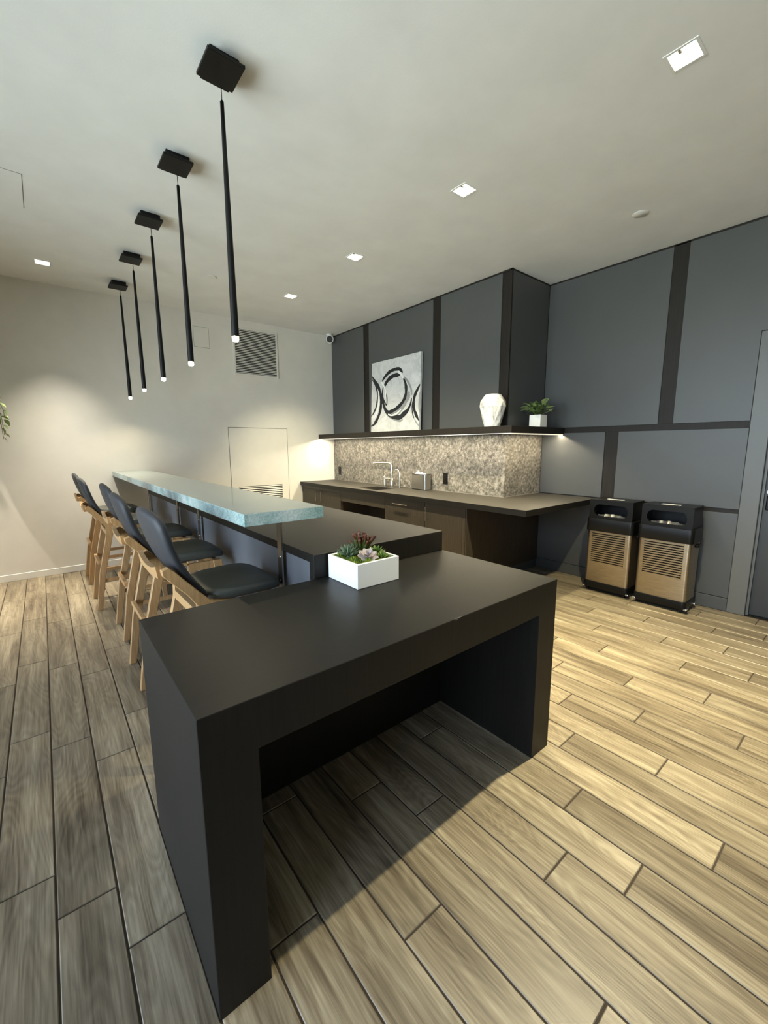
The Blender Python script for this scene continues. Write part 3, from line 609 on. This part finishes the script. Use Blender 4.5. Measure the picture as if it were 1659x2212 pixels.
# strokes in picture coordinates: s to the viewer's right (0..1), t upward (0..1)
def homog(px, py):      # close-up picture of the canvas -> (s,t)
    A = [(268, 455), (1290, 185), (1230, 1910), (232, 1965)]
    s = .5; t = .5
    for _ in range(30):
        x = (A[0][0]*(1-s)*t+A[1][0]*s*t+A[2][0]*s*(1-t)+A[3][0]*(1-s)*(1-t)); y = (A[0][1]*(1-s)*t+A[1][1]*s*t+A[2][1]*s*(1-t)+A[3][1]*(1-s)*(1-t))
        s += (px-x)/1020; t -= (py-y)/1600
    return max(0, min(1, s)), max(0, min(1, t))
def stroke(pts, wd, m_, lift):
    q = [homog(*p) for p in pts]; P = []
    for i in range(len(q)-1):       # Catmull-Rom
        p0, p1, p2, p3 = q[max(i-1, 0)], q[i], q[i+1], q[min(i+2, len(q)-1)]
        for k in range(6):
            u = k/6; P.append(tuple(.5*(2*p1[a]+(p2[a]-p0[a])*u+(2*p0[a]-5*p1[a]+4*p2[a]-p3[a])*u*u+(3*p1[a]-p0[a]-3*p2[a]+p3[a])*u**3) for a in (0, 1)))
    P.append(q[-1]); n_ = len(P); vs = []; fs = []
    pt = [Vector(((.5-s)*cw, t*chh, 0)) for s, t in P]
    for i in range(n_):
        d = (pt[min(i+1, n_-1)]-pt[max(i-1, 0)]).normalized(); nr = Vector((-d.y, d.x, 0)); u = i/(n_-1)
        w_ = wd/2*min(1, .25+4*min(u, 1-u))*(1+.10*math.sin(i*.7)+.06*math.sin(i*1.9))
        for sg in (-1, 1):
            p = pt[i]+nr*w_*sg; vs.append(ML @ Vector((-lift, max(-cw/2+.001, min(cw/2-.001, p.x)), max(.001, min(chh-.001, p.y)))))
    k = len(vs)
    vs += [Vector(v)+Vector((.0012+lift*.8, 0, 0)) for v in vs[:k]]
    for i in range(n_-1):
        fs += [(2*i, 2*i+1, 2*i+3, 2*i+2), (k+2*i, k+2*i+2, k+2*i+3, k+2*i+1), (2*i, 2*i+2, k+2*i+2, k+2*i), (2*i+1, k+2*i+1, k+2*i+3, 2*i+3)]
    B().add(vs, fs).build('brush_stroke', m_, cv)
stroke([(640, 1560), (800, 1500), (930, 1330), (1010, 1180), (1060, 1050)], .10, 'stroke_grey', .0006)
stroke([(560, 1500), (680, 1620), (850, 1690), (930, 1660)], .03, 'stroke_grey', .0006)
stroke([(1110, 1130), (1090, 960), (1030, 820), (960, 720)], .03, 'stroke_grey', .0007)
stroke([(500, 830), (570, 720), (680, 610), (820, 555), (900, 580), (935, 640)], .045, 'stroke_black', .001)
stroke([(540, 960), (600, 840), (690, 740), (790, 690), (885, 690)], .055, 'stroke_black', .0012)
stroke([(935, 720), (980, 840), (1000, 980), (985, 1130), (930, 1270), (830, 1390), (720, 1470), (640, 1490), (580, 1440)], .05, 'stroke_black', .001)
stroke([(525, 950), (505, 1080), (515, 1250), (545, 1390), (610, 1520), (720, 1600), (830, 1630), (930, 1580), (1020, 1460), (1080, 1320), (1105, 1180)], .048, 'stroke_black', .0012)
stroke([(760, 1590), (860, 1600), (950, 1520), (1000, 1450)], .05, 'stroke_black', .0014)
stroke([(520, 1180), (555, 1280), (590, 1340), (605, 1240), (595, 1130), (575, 1060)], .02, 'stroke_black', .0014)
stroke([(480, 840), (540, 930), (575, 1060), (570, 1200)], .026, 'stroke_white', .0016)
stroke([(620, 1540), (700, 1570), (800, 1530), (900, 1430)], .022, 'stroke_white', .0016)
stroke([(840, 600), (900, 660), (950, 760)], .03, 'stroke_white', .0016)
stroke([(268, 730), (340, 830), (420, 960), (465, 1120), (475, 1280), (450, 1480), (380, 1660), (300, 1780), (236, 1815)], .052, 'stroke_black', .001)
stroke([(268, 790), (340, 900), (385, 1040), (390, 1200), (360, 1380), (300, 1520), (240, 1600)], .028, 'stroke_black', .0012)
stroke([(330, 850), (415, 1030), (425, 1230), (390, 1450), (310, 1640)], .028, 'stroke_white', .0008)
stroke([(1285, 880), (1220, 990), (1165, 1130), (1140, 1290), (1150, 1440), (1195, 1590), (1235, 1690)], .045, 'stroke_black', .001)
stroke([(1130, 1230), (1110, 1380), (1120, 1530), (1145, 1640)], .018, 'stroke_black', .0012)
stroke([(1150, 1640), (1190, 1740), (1232, 1800)], .016, 'stroke_grey', .0012)
stroke([(1270, 1050), (1250, 1180), (1245, 1350), (1240, 1500)], .035, 'stroke_grey', .0006)
# faceted vase
v_ = thing('faceted_vase', 'faceted white and grey marble vase on the dark shelf', 'vase', (3.50, 1.812, 1.6725))
rings = [(.082, 0, 0), (.098, .06, .5), (.138, .205, 0), (.128, .262, .5), (.085, .325, 0), (.07, .332, 0), (.064, .32, 0)]
K = 10; vs = []; fs = []
for r, z, o in rings:
    for j in range(K): a = 2*pi*(j+o)/K; vs.append((r*math.cos(a), r*math.sin(a), z))
for i in range(len(rings)-1):
    sft = 0
    for j in range(K):
        a0, a1, b0, b1 = i*K+j, i*K+(j+1) % K, (i+1)*K+j, (i+1)*K+(j+1) % K
        if rings[i+1][2] > rings[i][2]: fs += [(a0, a1, b0), (a1, b1, b0)]
        else: fs += [(a0, a1, b1), (a0, b1, b0)] if rings[i+1][2] < rings[i][2] else [(a0, a1, b1, b0)]
fs += [tuple(reversed(range(K))), tuple((len(rings)-1)*K+j for j in range(K))]
B().add(vs, fs).build('vase_body', 'marble', v_)
B().lathe([(.063, .3205), (.01, .322)], n=12).build('mouth_shade', 'black_void', v_)  # black disc painted as the shaded inside of the vase

def leaf_mesh(name, m_, L=1.0, Wd=.62, heart=.12, fold=.18, droop=.35, n=7):
    vs = []; fs = []
    for i in range(n):
        u = i/(n-1); w_ = Wd*.5*(math.sin(pi*min(1, (u*.92+.08)**.75))**.8)*(1-.15*u) if 0 < i < n-1 else (.03 if i == 0 else .004)
        z = -droop*u*u; x = L*u-(heart*L if i == 1 else 0)*.3
        vs += [(x, -w_, z+fold*w_), (x, 0, z), (x, w_, z+fold*w_)]
    for i in range(n-1):
        for j in range(2): fs.append((i*3+j, i*3+j+1, (i+1)*3+j+1, (i+1)*3+j))
    k = len(vs); vs += [(x, y, z-.018) for x, y, z in vs]; fs += [tuple(reversed([q+k for q in f])) for f in list(fs)]
    edge = [i*3 for i in range(n)]+[i*3+2 for i in range(n-1, -1, -1)]
    for a, b_ in zip(edge, edge[1:]+edge[:1]): fs.append((a, b_, b_+k, a+k))
    return B().add(vs, fs).mesh(name, m_, True)
leafA = leaf_mesh('leaf', 'leaf_green'); leafB = leaf_mesh('leaf', 'leaf_pale')
pl = thing('potted_pothos', 'small green pothos in a square white pot at the shelf end', 'plant', (3.985, 1.575, 1.6725))
b = B().box(-.066, .066, -.066, .066, 0, .128, .003); b.build('pot', 'ceramic', pl)
B().box(-.058, .058, -.058, .058, .1282, .133).build('soil', 'soil', pl)
stems = B()
for i in range(46):
    a = random.uniform(0, 2*pi); rr = random.uniform(.015, .115); h = .145+random.uniform(.0, .12)*(1-rr*3)+.01
    x, y = rr*math.cos(a), rr*math.sin(a); el = random.uniform(-.9, .15); s_ = random.uniform(.06, .092)
    place(leafA if random.random() < .6 else leafB, 'leaf', pl, (x, y, h), (random.uniform(-.5, .5), el, a+random.uniform(-.6, .6)), (s_, s_, s_))
    stems.tube([(x*.3, y*.3, .131), (x*.7, y*.7, .131+(h-.131)*.6), (x, y, h)], .0016, 5, False)
for (x, y, h, a, el, s_) in ((-.02, .11, .215, 2.1, -.2, .10), (-.07, .08, .19, 2.3, -.1, .09), (.05, -.02, .245, -.4, -1.0, .10), (.07, -.05, .20, -.7, -.5, .09)):
    place(leafB, 'leaf', pl, (x, y, h), (.4, el, a), (s_, s_, s_)); stems.tube([(0, 0, .131), (x, y, h)], .0018, 5, False)
stems.build('stems', 'succ_stem', pl)

# hanging plant by the white wall, trailing leaves reaching into view
hp = thing('hanging_pothos', 'trailing green pothos vines by the white wall behind the stools', 'plant', (-.69, 4.92, ZC))
B().lathe([(.10, -1.52), (.13, -1.50), (.15, -1.30), (.155, -1.28), (.145, -1.285), (.14, -1.30)], n=24).build('pot', 'ceramic', hp, True)
B().lathe([(.138, -1.32), (.138, -1.305)], n=20).build('soil', 'soil', hp)
b = B()
for k in range(3): a = 2*pi*k/3; b.tube([(0, 0, 0), (0, 0, -.5), (.15*math.cos(a), .15*math.sin(a), -1.285)], .0025, 6)
b.build('hanger', 'black_matte', hp)
vine = B()
for k in range(9):
    a = random.uniform(-.9, .9) if k < 5 else random.uniform(1, 5); R_ = random.uniform(.17, .30); Lz = random.uniform(.12, .42)
    pts = [(.08*math.cos(a), .08*math.sin(a), -1.30), (.14*math.cos(a), .14*math.sin(a), -1.23), (R_*.85*math.cos(a), R_*.6*math.sin(a), -1.27), (R_*math.cos(a), R_*.65*math.sin(a), -1.30-Lz*.5), (R_*1.02*math.cos(a), R_*.65*math.sin(a), -1.30-Lz)]
    vine.tube(pts, .0025, 5)
    for i in range(9):
        u = i/8*3.9; j = int(u); t_ = u-j; p = Vector(pts[j]).lerp(Vector(pts[min(j+1, 4)]), t_); s_ = random.uniform(.05, .075)
        place(leafB if random.random() < .6 else leafA, 'leaf', hp, p, (random.uniform(-.4, .4), random.uniform(.1, .8), a+random.uniform(-1.2, 1.2)), (s_, s_, s_))
vine.build('vines', 'succ_stem', hp)

# ------------------------------------------------------------------ succulent planter on the table
sp = thing('succulent_planter', 'square white planter of succulents and moss on the dark table', 'planter', (.911, .594, H+.0005))
a_, hz = .119, .112; b = B()
b.box(-a_, a_, -a_, -a_+.012, 0, hz, .002).box(-a_, a_, a_-.012, a_, 0, hz, .002).box(-a_, -a_+.012, -a_+.0121, a_-.0121, 0, hz, .002).box(a_-.012, a_, -a_+.0121, a_-.0121, 0, hz, .002).box(-a_+.012, a_-.012, -a_+.012, a_-.012, .0, .01)
b.build('pot', 'ceramic', sp)
B().box(-a_+.0125, a_-.0125, -a_+.0125, a_-.0125, .011, hz-.014).build('soil', 'moss_green', sp)
b = B()
for i in range(2600):
    x, y = random.uniform(-.103, .103), random.uniform(-.103, .103); r = random.uniform(.0022, .0048); z = hz-.007+.007*math.sin(x*70)*math.cos(y*60+1)+random.uniform(0, .006)
    vs = [(x+r*math.cos(q), y+r*math.sin(q), z-.004) for q in (0, 2*pi/3, 4*pi/3)]+[(x+random.uniform(-r, r)*.5, y+random.uniform(-r, r)*.5, z+r)]
    b.add(vs, [(0, 1, 3), (1, 2, 3), (2, 0, 3), (0, 2, 1)])
tag(b.build('moss', 'moss_green', sp), kind='stuff')
def petal(name, m_, L, Wd, T, tip):
    vs = []; fs = []; prof = [(0, .35, .6), (.25, .7, 1), (.55, 1.0, 1), (.8, .8, .75), (.93, .42, .45), (1.0, .05, .1)]
    for u, w_, t_ in prof:
        z = tip*u*u*L
        vs += [(L*u, -Wd/2*w_, z+T*.35*t_), (L*u, 0, z+T*.15*t_), (L*u, Wd/2*w_, z+T*.35*t_), (L*u, 0, z-T*t_)]
    for i in range(len(prof)-1):
        for j in range(4): fs.append((i*4+j, i*4+(j+1) % 4, (i+1)*4+(j+1) % 4, (i+1)*4+j))
    fs += [(3, 2, 1, 0), tuple(range(len(vs)-4, len(vs)))]
    return B().add(vs, fs).mesh(name, m_, True)
def rosette(loc, m_, layers, L, Wd, T, tip, tilt=(0,0,0)):
    core = B().lathe([(.006, -.02), (.008, 0), (.003, .008)], n=8).build('rosette', m_, sp, True); core.location = loc; core.rotation_euler = tilt
    me = petal('petal', m_, L, Wd, T, tip)
    for k, (n_, el, s_) in enumerate(layers):
        for j in range(n_): place(me, 'petal', core, (0, 0, .002*k), (0, -el, 2*pi*(j+.5*(k % 2))/n_+random.uniform(-.1, .1)), (s_, s_, s_))
rosette((-.012, -.052, hz+.004), 'succ_lilac', [(7, .12, 1), (6, .5, .82), (4, .95, .55)], .052, .034, .005, .10, (.35, -.15, 0))
rosette((-.062, .03, hz+.004), 'succ_green', [(11, .2, 1), (10, .6, .92), (8, .95, .8), (5, 1.3, .6)], .062, .013, .005, .22)
rosette((.066, -.012, hz+.0), 'succ_bright', [(9, .15, 1), (8, .55, .9), (6, .95, .7), (3, 1.3, .5)], .048, .014, .005, .2)
rosette((.05, .06, hz+.0), 'succ_green', [(9, .2, 1), (7, .7, .85), (4, 1.2, .6)], .042, .012, .004, .2)
rosette((.055, -.075, hz-.004), 'succ_bright', [(8, .2, 1), (6, .7, .8), (4, 1.2, .6)], .034, .012, .004, .2)
st = B().lathe([(.010, 0), (.008, .03)], (0, 0, 0), 8).build('rosette', 'succ_stem', sp, True); st.location = (.022, .045, hz-.01)
fing = B().tube([(0, 0, 0), (.004, 0, .4), (.02, 0, .75), (.03, 0, .96), (.03, 0, 1.0)], [.04, .055, .072, .07, .03], 10).mesh('finger_leaf', ['succ_stem', 'succ_red'], True)
for p_ in fing.polygons:
    if p_.center.z > .62: p_.material_index = 1
for i in range(34):
    a = random.uniform(0, 2*pi); el = random.uniform(0, .75); s_ = random.uniform(.07, .105); place(fing, 'finger_leaf', st, (.012*math.cos(a), .012*math.sin(a), .012), (0, el, a), (s_, s_, s_))
longl = petal('petal', 'succ_red', .08, .022, .004, .15)
for a, el, s_ in ((-.9, .35, 1.0), (-.6, .0, .8), (2.6, .25, .9)): place(longl, 'petal', st, (0, 0, .02), (0, -el, a), (s_, s_, s_))

# ------------------------------------------------------------------ waste bins
def bin_proto(label):
    t = thing('waste_bin', label, 'bin', (0,0,0), 'pair of metal waste bins by the grey wall')
    D, Wd = .135, .205      # half depth (x), half width (y)
    B().prism(rrect(D+.006, Wd+.006, .03), .035, .105, 'z', .004).build('base', 'black_plastic', t, True)
    for sx in (-1, 1):
        for sy in (-1, 1):
            c = B().tube([(sx*(D-.03), sy*(Wd-.03)-.011, .022), (sx*(D-.03), sy*(Wd-.03)+.011, .022)], .022, 14).build('caster', 'black_plastic', t, True)
            B().prism([(sx*(D-.05), .036), (sx*(D+.011), .036), (sx*(D+.009), .052), (sx*(D-.05), .052)] if sx*1 > 0 else [(sx*(D+.011), .036), (sx*(D-.05), .036), (sx*(D-.05), .052), (sx*(D+.009), .052)], sy*(Wd+.002)-.018, sy*(Wd+.002)+.008, 'y', .003).build('caster_cap', 'chrome', c, True)
    B().prism(rrect(D-.004, Wd, .026), .105, .632, 'z').build('body', 'brushed_gold', t, True)
    # front plate with fourteen shallow slots, floors coloured black for the shade inside
    y0, y1, x = -Wd+.05, Wd-.05, -D; g = B(); zs = [.318+.0218*i for i in range(14)]
    prof = [(x, .30)]
    for z in zs: prof += [(x, z-.0048), (x+.0035, z-.0044), (x+.0035, z+.0044), (x, z+.0048)]
    prof += [(x, .625)]; vs = [(px, yy, pz) for px, pz in prof for yy in (y0, y1)]; n_ = len(prof)
    for i in range(n_-1): g.cur = 1 if 0 < i < n_-1 and i % 4 == 2 else 0; g.add([vs[2*i], vs[2*i+1], vs[2*i+3], vs[2*i+2]], [(0, 1, 2, 3)])
    g.cur = 0
    for yy, q in ((y0, -1), (y1, 1)): g.add([(x, yy, .30), (x, yy, .625), (x+.006, yy+q*.001, .625), (x+.006, yy+q*.001, .30)], [(0, 1, 2, 3)])
    g.add([(x, y0, .625), (x, y1, .625), (x+.006, y1, .626), (x+.006, y0, .626)], [(0, 1, 2, 3)]); g.add([(x, y0, .30), (x, y1, .30), (x+.006, y1, .299), (x+.006, y0, .299)], [(0, 1, 2, 3)])
    g.build('slotted_front', ['brushed_gold', 'black_void'], t)
    B().prism(rrect(D+.012, Wd+.014, .035), .628, .755, 'z', .006).build('collar', 'black_plastic', t, True)
    # hood with a wide rounded opening in the front
    hd = B(); a, b_ = D-.004, Wd-.006
    hole = [(y, z+.838) for y, z in rrect(.155, .058, .05, 6)]; outer = []
    for (y, z) in hole:
        q = max(abs(y)/b_, abs(z-.838)/.0975); outer.append((y/q, .838+(z-.838)/q))
    corners = {(-b_, .7405), (b_, .7405), (b_, .9355), (-b_, .9355)}; n_ = len(hole)
    vs = [(-a, y, z) for y, z in outer]+[(-a, y, z) for y, z in hole]+[(-a+.03, y, z) for y, z in hole]; fs = []
    for i in range(n_): j = (i+1) % n_; fs += [(i, j, n_+j, n_+i), (n_+i, n_+j, 2*n_+j, 2*n_+i)]
    hd.add(vs, fs)
    B0 = [(-a, -b_), (a, -b_), (a, b_), (-a, b_)]
    hd.box(-a+.004, a, -b_-.001, -b_+.008, .75, .9355).box(-a+.004, a, b_-.008, b_+.001, .75, .9355).box(a-.008, a+.001, -b_, b_, .75, .9355).box(-a-.001, a+.001, -b_-.001, b_+.001, .930, .944, .004)
    for (cy_, cz) in ((-b_, .75), (b_, .75), (-b_, .935), (b_, .935)): hd.box(-a-.0005, -a+.006, cy_-(.001 if cy_ < 0 else .05), cy_+(.05 if cy_ < 0 else .001), cz-(.05 if cz > .8 else 0), cz+(0 if cz > .8 else .035))
    hd.build('hood', 'black_plastic', t)
    B().box(-a+.035, a-.01, -b_+.01, b_-.01, .745, .752).build('inner_floor', 'black_void', t)
    lv = []; lf = []; NX = 14
    for i in range(NX+1):
        for j, (xx, zz) in enumerate(((-a+.012, .775), (-a+.035, .80), (-a+.07, .785), (-a+.10, .758))):
            yy = -.14+.28*i/NX; lv.append((xx+.006*math.sin(i*2.3+j), yy, zz*.5+.5*.77+.018*(1-(yy/.14)**2)*(j in (1, 2))+.004*math.sin(i*1.9+j*2)-.0))
    for i in range(NX):
        for j in range(3): lf.append((i*4+j, i*4+j+1, (i+1)*4+j+1, (i+1)*4+j))
    B().add(lv, lf).build('bin_liner', 'bag', t, True)
    for sy in (-1, 1): B().prism(rrect(.04, .012, .011), .585, .612, 'z', .004).build('side_handle', 'black_plastic', t, True).location = (.02, sy*(Wd+.012), 0)
    lb = B().box(-.045, .005, -.075, .075, .944, .9452).build('sticker', 'paper', t)
    b = B()
    for r_, ln in ((-.034, .10), (-.02, .12), (-.006, .08)): b.box(r_-.003, r_+.003, -ln/2, ln/2, .9452, .9455)
    b.build('print', 'stroke_grey', lb)
    return t
b1 = bin_proto('black and brushed metal waste bin standing by the end of the worktop'); b1.location = (4.165, .780, 0)
dup(b1, (4.165, .305, 0), None, 'black and brushed metal waste bin standing nearest the dark door')
